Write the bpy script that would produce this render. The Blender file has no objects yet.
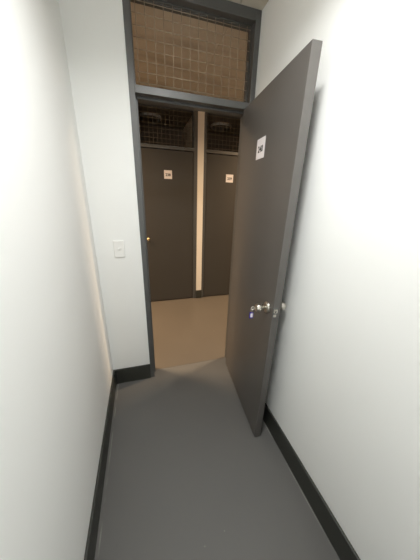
import bpy, bmesh, math
from mathutils import Vector, Matrix
C = bpy.context.scene.collection
PI = math.pi

# ------------------------------------------------------------------ sizes (metres)
W = 1.0704            # room width, left wall x=0, right wall x=W
H = 2.538             # ceiling
Y0 = -1.95            # back wall of this unit (behind the camera)
TW = 0.10             # thickness of the front wall
YF = 1.524            # front face of the units across the corridor
YB = 2.56             # back of those units
XL0, XL1 = 0.2926, 0.3255   # left jamb
XR0, XR1 = 1.0355, W        # right jamb
ZB, ZT = 2.0502, 2.0879     # transom bar
ZH = 2.487            # underside of the frame head
HB = 0.143            # baseboard height
CX0, CX1 = -2.2, 3.4  # corridor ends

# ------------------------------------------------------------------ materials
def new_mat(name, col, rough=.5, metal=0., spec=.5, bump=0., bscale=60., var=0., vscale=3.):
    m = bpy.data.materials.new(name); m.use_nodes = True
    nt = m.node_tree; N = nt.nodes; L = nt.links
    b = N['Principled BSDF']
    b.inputs['Base Color'].default_value = (*col, 1)
    b.inputs['Roughness'].default_value = rough
    b.inputs['Metallic'].default_value = metal
    b.inputs['Specular IOR Level'].default_value = spec
    tc = N.new('ShaderNodeTexCoord')
    if var:
        n = N.new('ShaderNodeTexNoise'); n.inputs['Scale'].default_value = vscale; n.inputs['Detail'].default_value = 5
        L.new(tc.outputs['Object'], n.inputs['Vector'])
        mx = N.new('ShaderNodeMix'); mx.data_type = 'RGBA'
        mx.inputs[6].default_value = (*[c * (1 - var) for c in col], 1)
        mx.inputs[7].default_value = (*[min(1, c * (1 + var)) for c in col], 1)
        L.new(n.outputs['Fac'], mx.inputs[0]); L.new(mx.outputs[2], b.inputs['Base Color'])
    if bump:
        n = N.new('ShaderNodeTexNoise'); n.inputs['Scale'].default_value = bscale; n.inputs['Detail'].default_value = 3
        L.new(tc.outputs['Object'], n.inputs['Vector'])
        bp = N.new('ShaderNodeBump'); bp.inputs['Strength'].default_value = bump; bp.inputs['Distance'].default_value = .002
        L.new(n.outputs['Fac'], bp.inputs['Height']); L.new(bp.outputs['Normal'], b.inputs['Normal'])
    return m

WHITE = new_mat('white_wall_paint', (.91, .923, .905), .6, bump=.06, bscale=160, var=.01)
CREAM = new_mat('cream_post_paint', (.86, .80, .70), .5, bump=.05, bscale=120)
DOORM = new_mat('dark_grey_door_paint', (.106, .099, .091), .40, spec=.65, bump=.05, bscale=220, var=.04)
DOORF = new_mat('shaded_door_paint', (.056, .053, .048), .45, spec=.35, bump=.05, bscale=220, var=.04)  # same paint as the open door, darkened to look shaded across the corridor
DARKP = new_mat('shade_darkened_surface', (.17, .15, .13), .55, var=.05)  # dark colour puts unit dimness into the surfaces and cuts corridor bounce light
FRAMEM = new_mat('blue_grey_frame_paint', (.076, .078, .076), .42, spec=1., var=.04)
BASEM = new_mat('charcoal_skirting_paint', (.035, .037, .031), .45, var=.12, vscale=9)
STEEL = new_mat('satin_steel', (.66, .63, .57), .3, 1.)
DULL = new_mat('painted_latch_plate', (.16, .165, .16), .4, .3)
BRASS = new_mat('brass', (.78, .58, .30), .25, 1.)
PAPER = new_mat('white_paper', (.80, .76, .76), .6)
INK = new_mat('black_ink', (.02, .02, .02), .6)
PLASTIC = new_mat('white_plastic', (.90, .905, .88), .3)
BLUE = new_mat('blue_plastic', (.035, .02, .33), .35)
WIRE = new_mat('wire_paint', (.36, .30, .22), .45)
OPAL = new_mat('opal_diffuser', (.10, .10, .095), .3)
LBASE = new_mat('lamp_base_enamel', (.75, .75, .73), .4)
RECESS_SHADE = new_mat('black_recess_shade', (.012, .012, .012), .7)

def emis(name, col, strength):
    m = bpy.data.materials.new(name); m.use_nodes = True
    b = m.node_tree.nodes['Principled BSDF']
    b.inputs['Base Color'].default_value = (.8, .8, .8, 1)
    b.inputs['Emission Color'].default_value = (*col, 1)
    b.inputs['Emission Strength'].default_value = strength
    return m
LIT_COOL = emis('lit_diffuser_cool', (1., .99, .96), 11.2)
LIT_WARM = emis('lit_diffuser_warm', (1., .70, .42), 3.0)

def floor_mat(name, a, bcol, rough, edges=False):
    m = bpy.data.materials.new(name); m.use_nodes = True
    nt = m.node_tree; N = nt.nodes; L = nt.links; b = N['Principled BSDF']
    tc = N.new('ShaderNodeTexCoord')
    n1 = N.new('ShaderNodeTexNoise'); n1.inputs['Scale'].default_value = 3.2; n1.inputs['Detail'].default_value = 6
    L.new(tc.outputs['Object'], n1.inputs['Vector'])
    mx = N.new('ShaderNodeMix'); mx.data_type = 'RGBA'
    mx.inputs[6].default_value = (*a, 1); mx.inputs[7].default_value = (*bcol, 1)
    L.new(n1.outputs['Fac'], mx.inputs[0])
    n2 = N.new('ShaderNodeTexNoise'); n2.inputs['Scale'].default_value = 48; n2.inputs['Detail'].default_value = 2
    L.new(tc.outputs['Object'], n2.inputs['Vector'])
    cr = N.new('ShaderNodeValToRGB'); cr.color_ramp.elements[0].position = .76; cr.color_ramp.elements[1].position = .80
    L.new(n2.outputs['Fac'], cr.inputs[0])
    m2 = N.new('ShaderNodeMix'); m2.data_type = 'RGBA'
    m2.inputs[7].default_value = (.42, .41, .38, 1)
    L.new(cr.outputs['Color'], m2.inputs[0]); L.new(mx.outputs[2], m2.inputs[6])
    last = m2.outputs[2]
    if edges:   # broken pale line of old sealant along the two long skirtings
        sx = N.new('ShaderNodeSeparateXYZ'); L.new(tc.outputs['Object'], sx.inputs[0])
        n4 = N.new('ShaderNodeTexNoise'); n4.inputs['Scale'].default_value = 7; n4.inputs['Detail'].default_value = 3
        L.new(tc.outputs['Object'], n4.inputs['Vector'])
        br = N.new('ShaderNodeMapRange'); br.inputs[1].default_value = .42; br.inputs[2].default_value = .60; L.new(n4.outputs['Fac'], br.inputs[0])
        for px, hw in ((.026, .0032), (W - .0165, .0028)):
            cm = N.new('ShaderNodeMath'); cm.operation = 'COMPARE'; cm.inputs[1].default_value = px; cm.inputs[2].default_value = hw; L.new(sx.outputs['X'], cm.inputs[0])
            mu = N.new('ShaderNodeMath'); mu.operation = 'MULTIPLY'; L.new(cm.outputs[0], mu.inputs[0]); L.new(br.outputs[0], mu.inputs[1])
            m3 = N.new('ShaderNodeMix'); m3.data_type = 'RGBA'; m3.inputs[7].default_value = (.22, .217, .20, 1)
            L.new(mu.outputs[0], m3.inputs[0]); L.new(last, m3.inputs[6]); last = m3.outputs[2]
    L.new(last, b.inputs['Base Color']); b.inputs['Specular IOR Level'].default_value = .3
    r = N.new('ShaderNodeMapRange'); r.inputs[3].default_value = rough - .06; r.inputs[4].default_value = rough + .08
    L.new(n1.outputs['Fac'], r.inputs[0]); L.new(r.outputs[0], b.inputs['Roughness'])
    bp = N.new('ShaderNodeBump'); bp.inputs['Strength'].default_value = .08; bp.inputs['Distance'].default_value = .002
    n3 = N.new('ShaderNodeTexNoise'); n3.inputs['Scale'].default_value = 90
    L.new(tc.outputs['Object'], n3.inputs['Vector']); L.new(n3.outputs['Fac'], bp.inputs['Height']); L.new(bp.outputs['Normal'], b.inputs['Normal'])
    return m
FLOORM = floor_mat('grey_painted_concrete', (.122, .121, .115), (.138, .136, .129), .54, edges=True)
CORRM = floor_mat('tan_painted_concrete', (.117, .102, .083), (.140, .122, .099), .36)

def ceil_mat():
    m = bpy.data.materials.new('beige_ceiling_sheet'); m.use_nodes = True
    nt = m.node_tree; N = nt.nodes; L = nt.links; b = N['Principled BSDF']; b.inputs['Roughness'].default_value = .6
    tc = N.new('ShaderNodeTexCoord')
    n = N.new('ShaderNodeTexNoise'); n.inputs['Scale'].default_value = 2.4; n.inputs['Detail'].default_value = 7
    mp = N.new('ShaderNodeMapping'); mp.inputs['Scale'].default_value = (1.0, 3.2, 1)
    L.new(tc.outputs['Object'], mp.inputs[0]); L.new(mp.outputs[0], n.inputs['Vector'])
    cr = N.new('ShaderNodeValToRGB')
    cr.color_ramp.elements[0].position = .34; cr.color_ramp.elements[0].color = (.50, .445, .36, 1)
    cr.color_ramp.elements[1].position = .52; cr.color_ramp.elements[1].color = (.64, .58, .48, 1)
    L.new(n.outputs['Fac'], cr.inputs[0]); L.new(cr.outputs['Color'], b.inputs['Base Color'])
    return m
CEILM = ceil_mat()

# ------------------------------------------------------------------ mesh helpers
def add_box(bm, x0, x1, y0, y1, z0, z1, bev=0., mi=0):
    r = bmesh.ops.create_cube(bm, size=1.)
    vs = r['verts']
    for v in vs:
        v.co = Vector((x0 + (v.co.x + .5) * (x1 - x0), y0 + (v.co.y + .5) * (y1 - y0), z0 + (v.co.z + .5) * (z1 - z0)))
    fs = set(f for v in vs for f in v.link_faces)
    for f in fs: f.material_index = mi
    if bev:
        es = list(set(e for v in vs for e in v.link_edges))
        bmesh.ops.bevel(bm, geom=es, offset=bev, segments=2, affect='EDGES', profile=.5, clamp_overlap=True)

def add_lathe(bm, prof, seg=28, M=None, mi=0):
    """prof: list of (radius, height) along +z, closed at r=0."""
    rings = []
    for r, h in prof:
        if r < 1e-6: rings.append([bm.verts.new((0, 0, h))])
        else: rings.append([bm.verts.new((r * math.cos(2 * PI * k / seg), r * math.sin(2 * PI * k / seg), h)) for k in range(seg)])
    for a, c in zip(rings, rings[1:]):
        for k in range(seg):
            q = [a[k % len(a)], a[(k + 1) % len(a)], c[(k + 1) % len(c)], c[k % len(c)]]
            u = []
            for v in q:
                if v not in u: u.append(v)
            if len(u) > 2:
                f = bm.faces.new(u); f.smooth = True; f.material_index = mi
    if M is not None: bmesh.ops.transform(bm, matrix=M, verts=[v for r in rings for v in r])

def add_rod(bm, a, b, r, seg=6):
    a, b = Vector(a), Vector(b); d = b - a
    q = d.to_track_quat('Z', 'Y').to_matrix().to_4x4()
    n0 = len(bm.verts)
    add_lathe(bm, [(0, 0), (r, 0), (r, d.length), (0, d.length)], seg, Matrix.Translation(a) @ q)

def add_ring(bm, c, R, r, axis='X', seg=20, sub=8):
    vs = []
    for i in range(seg):
        a = 2 * PI * i / seg; row = []
        for j in range(sub):
            t = 2 * PI * j / sub; rr = R + r * math.cos(t); p = (rr * math.cos(a), rr * math.sin(a), r * math.sin(t))
            if axis == 'X': p = (p[2], p[0], p[1])
            elif axis == 'Y': p = (p[0], p[2], p[1])
            row.append(bm.verts.new(Vector(c) + Vector(p)))
        vs.append(row)
    for i in range(seg):
        for j in range(sub):
            f = bm.faces.new((vs[i][j], vs[(i + 1) % seg][j], vs[(i + 1) % seg][(j + 1) % sub], vs[i][(j + 1) % sub])); f.smooth = True

def obj(name, bm, mats, parent=None):
    me = bpy.data.meshes.new(name)
    bmesh.ops.recalc_face_normals(bm, faces=bm.faces)
    bm.to_mesh(me); bm.free()
    for m in (mats if isinstance(mats, (list, tuple)) else [mats]): me.materials.append(m)
    o = bpy.data.objects.new(name, me); C.objects.link(o)
    if parent is not None: o.parent = parent
    return o

def tag(o, label, cat, group=None, kind=None):
    o['label'] = label; o['category'] = cat
    if group: o['group'] = group
    if kind: o['kind'] = kind
    return o

def empty(name, loc, rz=0.):
    o = bpy.data.objects.new(name, None); C.objects.link(o); o.empty_display_size = .05
    o.location = loc; o.rotation_euler = (0, 0, rz); return o

def boxes(name, bl, mat, parent=None, bev=0.):
    bm = bmesh.new()
    for b in bl: add_box(bm, *b, bev=bev)
    return obj(name, bm, mat, parent)

def copy_tree(o, parent=None):
    c = o.copy(); C.objects.link(c); c.parent = parent
    for ch in list(o.children): copy_tree(ch, c)
    return c

S = 'structure'
# ------------------------------------------------------------------ shell of this unit
tag(boxes('floor', [(-.06, W + .06, Y0 - .08, .078, -.08, 0)], FLOORM), 'grey painted concrete floor of the small storage unit', 'floor', kind=S)
tag(boxes('corridor_floor', [(CX0, CX1, .080, YB + .1, -.08, 0)], CORRM), 'tan painted concrete floor of the corridor beyond the doorway', 'floor', kind=S)
YC = YF + .05
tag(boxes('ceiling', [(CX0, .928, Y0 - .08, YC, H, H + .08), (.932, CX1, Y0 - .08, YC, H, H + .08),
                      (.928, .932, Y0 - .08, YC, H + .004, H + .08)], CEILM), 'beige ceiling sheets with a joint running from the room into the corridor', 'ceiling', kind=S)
tag(boxes('ceiling_units', [(CX0, CX1, YC, YB + .1, H, H + .08)], DARKP), 'ceiling inside the units across the corridor, coloured dark for their dimness', 'ceiling', kind=S)
tag(boxes('wall_left', [(-.06, 0, Y0, 0, 0, H)], WHITE), 'plain white wall on the left of the storage unit', 'wall', kind=S)
tag(boxes('wall_right', [(W, W + .06, Y0, 0, 0, H)], WHITE), 'plain white wall behind the open grey door', 'wall', kind=S)
tag(boxes('wall_back', [(-.06, W + .06, Y0 - .08, Y0, 0, H)], WHITE), 'white wall at the rear of the storage unit', 'wall', kind=S)
tag(boxes('wall_corridor', [(CX0, XL0, .05, TW, 0, H), (XR1, CX1, .05, TW, 0, H)], DARKP), 'corridor side of the wall around the near doorway, darkened to cut bounce light', 'wall', kind=S)
tag(boxes('wall_front', [(-.06, XL0, 0, .05, 0, H), (XR1, W + .06, 0, .05, 0, H)], WHITE), 'narrow white wall carrying the light switch beside the doorway', 'wall', kind=S)
BT = .012
tag(boxes('baseboard_left', [(0, BT, Y0, 0, 0, HB)], BASEM, bev=.002), 'charcoal skirting board along the left white wall', 'skirting board', kind=S)
tag(boxes('baseboard_right', [(W - BT, W, Y0, -.001, 0, HB)], BASEM, bev=.002), 'charcoal skirting board along the white wall behind the open door', 'skirting board', kind=S)
tag(boxes('baseboard_front', [(BT, XL0 + .001, -BT, 0, 0, HB)], BASEM, bev=.002), 'short charcoal skirting board under the light switch', 'skirting board', kind=S)

# ------------------------------------------------------------------ door frames
def door_frame(name, label, xl0, xl1, xr0, xr1, yf, s, zhead=H):
    """s=+1: room side faces -y.  frame depth goes towards s*y."""
    def bx(x0, x1, ya, yb, z0, z1):
        a, b = sorted((yf + s * ya, yf + s * yb)); return (x0, x1, a, b, z0, z1)
    r = empty(name, ((xl0 + xr1) / 2, yf, 0)); tag(r, label, 'door frame', kind=S)
    off = Vector((-(xl0 + xr1) / 2, -yf, 0))
    def part(n, bl, mat=FRAMEM):
        o = boxes(n, bl, mat, r, bev=.0015); o.data.transform(Matrix.Translation(off)); return o
    d = TW + .004
    part('jamb', [bx(xl0, xl1, -.004, d, 0, zhead - .0005), bx(xl1 - .001, xl1 + .011, .048, d, 0, ZB), bx(xl1 - .001, xl1 + .008, .052, .07, ZT, ZH)])
    part('jamb', [bx(xr0, xr1 - .0005, -.004, d, 0, zhead - .0005), bx(xr0 - .011, xr0 + .001, .048, d, 0, ZB), bx(xr0 - .008, xr0 + .001, .052, .07, ZT, ZH)])
    part('frame_head', [bx(xl1, xr0, -.004, d, ZH, zhead - .0005), bx(xl1, xr0, .052, .07, ZH - .008, ZH + .001)])
    part('transom_bar', [bx(xl1, xr0, -.004, d, ZB, ZT), bx(xl1, xr0, .048, d, ZB - .012, ZB + .001), bx(xl1, xr0, .052, .07, ZT - .001, ZT + .008)])
    return r

def wire_panel(label, xl1, xr0, y, z0, z1, step=.05, r=.0017, group=None):
    o = empty('wire_mesh_panel', ((xl1 + xr0) / 2, y, z0)); tag(o, label, 'wire mesh')
    bm = bmesh.new(); cx = (xl1 + xr0) / 2
    n = int((xr0 - xl1) / step)
    x = xl1 + .028
    while x < xr0 - .004:
        add_rod(bm, (x - cx, 0, .002), (x - cx, 0, z1 - z0 - .002), r); x += step
    z = .030
    while z < z1 - z0 - .004:
        add_rod(bm, (xl1 - cx + .002, .0022, z), (xr0 - cx - .002, .0022, z), r); z += step
    obj('wire_grid', bm, WIRE, o)
    bm = bmesh.new(); t = .004
    add_box(bm, xl1 - cx + .001, xr0 - cx - .001, -t, t, .0005, .006); add_box(bm, xl1 - cx + .001, xr0 - cx - .001, -t, t, z1 - z0 - .006, z1 - z0 - .0005)
    add_box(bm, xl1 - cx + .001, xl1 - cx + .006, -t, t, .006, z1 - z0 - .006); add_box(bm, xr0 - cx - .006, xr0 - cx - .001, -t, t, .006, z1 - z0 - .006)
    obj('edge_strip', bm, FRAMEM, o)
    return o

door_frame('trim_1', 'dark blue grey steel door frame around the near doorway with mesh above', XL0, XL1, XR0, XR1, 0, 1)
wire_panel('square wire mesh filling the opening above the near doorway', XL1, XR0, .045, ZT, ZH)

# ------------------------------------------------------------------ door leaf (built along local -y from its hinge, front face at x=0)
ZD = 2.04
def lathe_x(bm, prof, x, y, z, sign):
    M = Matrix.Translation((x, y, z)) @ Matrix.Rotation(-sign * PI / 2 * -1, 4, 'Y')
    add_lathe(bm, prof, 28, M)
KNOB = [(0, .0), (.0125, .0), (.0125, .026), (.020, .030), (.0255, .036), (.0265, .044), (.0255, .054), (.022, .060), (.0185, .0615), (.010, .0605), (0, .0605)]
ROSE = [(0, 0), (.0325, 0), (.0325, .003), (.029, .008), (.018, .011), (0, .011)]

def door_leaf(name, loc, rz, w, label, t=.042, knob_s=None, metal=STEEL):
    r = empty(name, loc, rz); tag(r, label, 'door', kind=S)
    bm = bmesh.new(); add_box(bm, 0, t, -w, 0, .012, ZD, bev=.002); obj('door_panel', bm, DOORM, r)
    ks, kz = knob_s, .945
    for sg, x in ((-1, 0.), (1, t)):
        bm = bmesh.new(); lathe_x(bm, ROSE, x - sg * .0005, -ks, kz, sg)
        ro = obj('knob_rose', bm, metal, r)
        bm = bmesh.new(); lathe_x(bm, [(a * .9, b) for a, b in KNOB], x + sg * .004, -ks, kz, sg)
        obj('door_knob', bm, metal, r)
    # latch in the free edge
    bm = bmesh.new(); add_box(bm, t / 2 - .0195, t / 2 + .0055, -w - .0012, -w + .004, kz - .029, kz + .029, bev=.0008)
    lp = obj('latch_plate', bm, DULL, r)
    bm = bmesh.new(); add_box(bm, t / 2 - .0165, t / 2 + .0025, -w - .009, -w + .002, kz + .001, kz + .021, bev=.002)
    add_box(bm, t / 2 - .0155, t / 2 + .0005, -w - .004, -w + .002, kz - .025, kz - .010, bev=.002)
    obj('latch_bolt', bm, STEEL, lp)
    bm = bmesh.new(); add_box(bm, t / 2 - .0115, t / 2 - .0045, -w - .0093, -w - .004, kz + .005, kz + .014); obj('bolt_recess_shade', bm, RECESS_SHADE, lp)  # black block standing in for the shade inside the bolt recess
    for hz in (.20, 1.0, 1.82):
        bm = bmesh.new(); add_rod(bm, (t + .003, .004, hz - .045), (t + .003, .004, hz + .045), .006, 12)
        add_box(bm, .006, t - .001, -.001, .0015, hz - .045, hz + .045)
        obj('hinge', bm, STEEL, r)
    return r
HX, HY, TH, DW = .990, -.0192, -.0763, .7073
# local -y -> (sin th, -cos th): rotation about z by th
d1 = door_leaf('door_1', (HX, HY, 0), TH, DW, 'dark grey door standing open against the right wall with key in its knob', knob_s=.640)

# number signs -----------------------------------------------------
def number_sign(text, M, label, w=.105, h=.100, size=.043, dx=0.):
    """sheet centred on local origin, facing local -y, x to the reader's right."""
    bm = bmesh.new(); add_box(bm, -w / 2, w / 2, -.0012, 0, -h / 2, h / 2, mi=0)
    cu = bpy.data.curves.new('digits', 'FONT'); cu.body = text; cu.size = size; cu.align_x = 'CENTER'; cu.align_y = 'CENTER'; cu.extrude = .0002; cu.offset = .0014; cu.resolution_u = 3
    to = bpy.data.objects.new('digits', cu); C.objects.link(to)
    dg = bpy.context.evaluated_depsgraph_get(); me = bpy.data.meshes.new_from_object(to.evaluated_get(dg))
    b2 = bmesh.new(); b2.from_mesh(me)
    R4 = Matrix.Translation((dx, -.0014, -.004)) @ Matrix.Rotation(PI / 2, 4, 'X')
    bmesh.ops.transform(b2, matrix=R4, verts=b2.verts)
    vm = {}
    for v in b2.verts: vm[v] = bm.verts.new(v.co)
    for f in b2.faces:
        try:
            g = bm.faces.new([vm[v] for v in f.verts]); g.material_index = 1
        except ValueError: pass
    b2.free(); bpy.data.objects.remove(to); bpy.data.curves.remove(cu); bpy.data.meshes.remove(me)
    o = obj('number_sign', bm, [PAPER, INK]); o.matrix_world = M; tag(o, label, 'sign', 'door number signs')
    return o
Dm = Matrix.Translation((HX, HY, 0)) @ Matrix.Rotation(TH, 4, 'Z')
# on the open door: sheet faces local -x; reader's right is towards the free edge (-y)
number_sign('240', Dm @ Matrix.Translation((-.0003, -.340, 1.7635)) @ Matrix.Rotation(-PI / 2, 4, 'Z'), 'white paper sign numbered 240 on the open grey door')

# key with tag, hanging in the open door's knob ---------------------
k = empty('key', Dm @ Vector((-.0635, -.640, .945)), TH); tag(k, 'steel key with blue tag hanging in the open door knob', 'key')
bm = bmesh.new()
add_box(bm, -.010, .001, -.0011, .0011, -.004, .004, bev=.0005)
M = Matrix.Translation((-.020, 0, 0)) @ Matrix.Rotation(PI / 2, 4, 'X') @ Matrix.Translation((0, 0, -.0011))
add_lathe(bm, [(.0045, 0), (.0115, 0), (.0120, .0011), (.0115, .0022), (.0045, .0022), (.0045, 0)], 20, M)
obj('key_bow', bm, STEEL, k)
bm = bmesh.new(); add_ring(bm, (-.024, 0, -.014), .0115, .0011, 'X'); obj('key_ring', bm, STEEL, k)
bm = bmesh.new(); add_box(bm, -.035, -.013, -.003, .003, -.062, -.024, bev=.0025)
kt = obj('key_tag', bm, BLUE, k)
bm = bmesh.new(); add_box(bm, -.0300, -.0165, -.0038, .0038, -.054, -.030, bev=.0006)
lb = obj('paper_label', bm, PAPER, kt); lb['label'] = 'white paper label'

# light switch -------------------------------------------------------
sw = empty('light_switch', (.150, 0, 1.1525)); tag(sw, 'white plastic light switch on the narrow wall left of the doorway', 'light switch')
bm = bmesh.new(); add_box(bm, -.035, .035, -.010, 0, -.058, .058, bev=.004); obj('switch_plate', bm, PLASTIC, sw)
bm = bmesh.new(); add_box(bm, -.012, .012, -.0108, -.009, -.012, .012, bev=.0006); obj('switch_surround', bm, PLASTIC, sw)
bm = bmesh.new(); add_box(bm, -.0085, .0085, -.0145, -.009, -.0085, .0085, bev=.0015); rk = obj('rocker', bm, PLASTIC, sw); rk.rotation_euler = (.12, 0, 0)

# ------------------------------------------------------------------ units across the corridor
PX0, PX1 = 1.052, 1.134
tag(boxes('wall_across', [(CX0, .300, YF, YF + TW, 0, H), (1.886, CX1, YF, YF + TW, 0, H)], DARKP), 'wall across the corridor, darkened to cut bounce light', 'wall', kind=S)
tag(boxes('wall_partition', [(PX0, PX1, YF - .006, YB, 0, H - .0005)], CREAM), 'narrow cream post between the two closed dark doors', 'wall', kind=S)
tag(boxes('baseboard_post', [(PX0 - .003, PX1 + .003, YF - .018, YF - .0062, 0, .135)], BASEM, bev=.002), 'charcoal skirting block at the foot of the cream post', 'skirting board', kind=S)
tag(boxes('wall_units_back', [(CX0, CX1, YB, YB + .08, 0, H)], DARKP), 'back wall of the units across the corridor', 'wall', kind=S)
tag(boxes('wall_units_side', [(-.06, 0., YF + TW, YB, 0, H), (2.186, 2.246, YF + TW, YB, 0, H)], DARKP), 'outer side walls of the units across the corridor', 'wall', kind=S)
tag(boxes('wall_corridor_end', [(CX0 - .08, CX0, 0, YB, 0, H), (CX1, CX1 + .08, 0, YB, 0, H)], DARKP), 'walls closing the corridor at both ends, darkened to cut bounce light', 'wall', kind=S)
door_frame('trim_2', 'dark door frame of the closed door left of the cream post', .300, .335, 1.003, 1.052, YF, 1)
door_frame('trim_3', 'dark door frame of the closed door right of the cream post', 1.134, 1.170, 1.851, 1.886, YF, 1)
wire_panel('dark square wire mesh above the closed door left of the cream post', .335, 1.003, YF + .045, ZT, ZH)
wire_panel('dark square wire mesh above the closed door right of the cream post', 1.170, 1.851, YF + .045, ZT, ZH)
# closed leaves: local -y runs along world +x / -x
def closed_leaf(name, label, x0, x1, hinge_right, knobs):
    r = empty(name, ((x0 + x1) / 2, YF, 0)); tag(r, label, 'door', kind=S)
    w = x1 - x0
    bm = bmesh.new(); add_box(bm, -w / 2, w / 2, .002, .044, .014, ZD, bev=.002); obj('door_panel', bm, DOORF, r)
    kx = (-w / 2 + .040) if hinge_right else (w / 2 - .040)
    M = Matrix.Translation((kx, .0025, .944)) @ Matrix.Rotation(PI / 2, 4, 'X')
    bm = bmesh.new(); add_lathe(bm, [(a * .62, b * .6) for a, b in ROSE], 24, M); obj('knob_rose', bm, BRASS, r)
    bm = bmesh.new(); add_lathe(bm, [(a * .62, b * .62 + .003) for a, b in KNOB], 24, M); obj('door_knob', bm, BRASS, r)
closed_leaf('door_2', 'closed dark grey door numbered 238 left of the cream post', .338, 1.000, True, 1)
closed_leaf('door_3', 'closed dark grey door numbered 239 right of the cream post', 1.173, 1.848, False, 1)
number_sign('238', Matrix.Translation((.670, YF + .0017, 1.765)), 'white paper sign numbered 238 on the closed door left of the post', w=.100)
number_sign('239', Matrix.Translation((1.508, YF + .0017, 1.763)), 'white paper sign numbered 239 on the closed door right of the post', w=.105)

# ------------------------------------------------------------------ ceiling lamps
def ceiling_lamp(loc, label, diff, R=.15, group='round ceiling lamps', light=None):
    r = empty('ceiling_lamp', loc); tag(r, label, 'ceiling lamp', group)
    k = R / .15
    bm = bmesh.new(); add_lathe(bm, [(0, -.0005), (.150 * k, -.0005), (.156 * k, -.010), (.156 * k, -.026), (.150 * k, -.032), (.142 * k, -.032), (.140 * k, -.020), (0, -.020)], 40); obj('lamp_base', bm, LBASE, r)
    bm = bmesh.new(); add_lathe(bm, [(.1395 * k, -.022), (.1395 * k, -.034), (.130 * k, -.052), (.105 * k, -.068), (.065 * k, -.078), (0, -.082)], 40); obj('lamp_diffuser', bm, diff, r)
    if light:
        col, watts, spread, size = light
        ld = bpy.data.lights.new('lamp_light', 'AREA'); ld.shape = 'DISK'; ld.size = size; ld.energy = watts; ld.color = col; ld.spread = math.radians(spread)
        lo = bpy.data.objects.new('lamp_light', ld); C.objects.link(lo); lo.parent = r; lo.location = (0, 0, -.086)
    return r
ceiling_lamp((.545, -1.09, H), 'lit round ceiling lamp above the middle of the near storage unit', LIT_COOL, light=((1., .995, .98), 13.5, 155, .20))
ceiling_lamp((.515, 2.13, H), 'unlit round ceiling lamp behind the mesh above the door numbered 238', OPAL)
ceiling_lamp((1.55, 2.13, H), 'unlit round ceiling lamp behind the mesh above the door numbered 239', OPAL)
def batten_lamp(loc, label, watts, col, L=1.2):
    r = empty('batten_lamp', loc); tag(r, label, 'ceiling lamp', 'corridor batten lamps')
    bm = bmesh.new(); add_box(bm, -L / 2, L / 2, -.035, .035, -.045, -.0005, bev=.004); obj('lamp_body', bm, LBASE, r)
    bm = bmesh.new(); add_rod(bm, (-L / 2 + .03, 0, -.062), (L / 2 - .03, 0, -.062), .013, 14); obj('lamp_tube', bm, LIT_WARM, r)
    for sx in (-1, 1):
        bm = bmesh.new(); add_box(bm, sx * (L / 2 - .018) - .010, sx * (L / 2 - .018) + .010, -.014, .014, -.078, -.044, bev=.002); obj('tube_holder', bm, LBASE, r)
    ld = bpy.data.lights.new('lamp_light', 'AREA'); ld.shape = 'RECTANGLE'; ld.size = L - .1; ld.size_y = .06; ld.energy = watts; ld.color = col; ld.spread = math.radians(165)
    lo = bpy.data.objects.new('lamp_light', ld); C.objects.link(lo); lo.parent = r; lo.location = (0, 0, -.080)
    return r
batten_lamp((-1.0, .80, H), 'lit warm batten lamp on the corridor ceiling left of the doorway', 98., (1., .70, .43))
batten_lamp((2.75, .62, H), 'lit warm batten lamp on the corridor ceiling right of the doorway', 80., (1., .72, .46))

# ------------------------------------------------------------------ world, camera, view
wd = bpy.data.worlds.new('world'); bpy.context.scene.world = wd; wd.use_nodes = True
wd.node_tree.nodes['Background'].inputs[0].default_value = (.02, .02, .02, 1); wd.node_tree.nodes['Background'].inputs[1].default_value = .2

cam = bpy.data.cameras.new('camera'); co = bpy.data.objects.new('camera', cam); C.objects.link(co)
yaw, pitch, roll = -.2974, -.3530, .0342
fw = Vector((-math.sin(yaw) * math.cos(pitch), math.cos(yaw) * math.cos(pitch), math.sin(pitch)))
rt = Vector((math.cos(yaw), math.sin(yaw), 0)); up = rt.cross(fw)
c_, s_ = math.cos(roll), math.sin(roll)
r2 = c_ * rt + s_ * up; u2 = -s_ * rt + c_ * up
M = Matrix((r2, u2, -fw)).transposed().to_4x4(); M.translation = Vector((.3142, -1.6148, 1.4984))
co.matrix_world = M
cam.sensor_fit = 'VERTICAL'; cam.sensor_height = 36.; cam.lens = 221.49 / 560 * 36; cam.clip_start = .01
sc = bpy.context.scene; sc.camera = co
sc.view_settings.view_transform = 'Standard'; sc.view_settings.look = 'None'; sc.view_settings.gamma = 1; sc.view_settings.exposure = 0.
sc.view_settings.use_curve_mapping = False
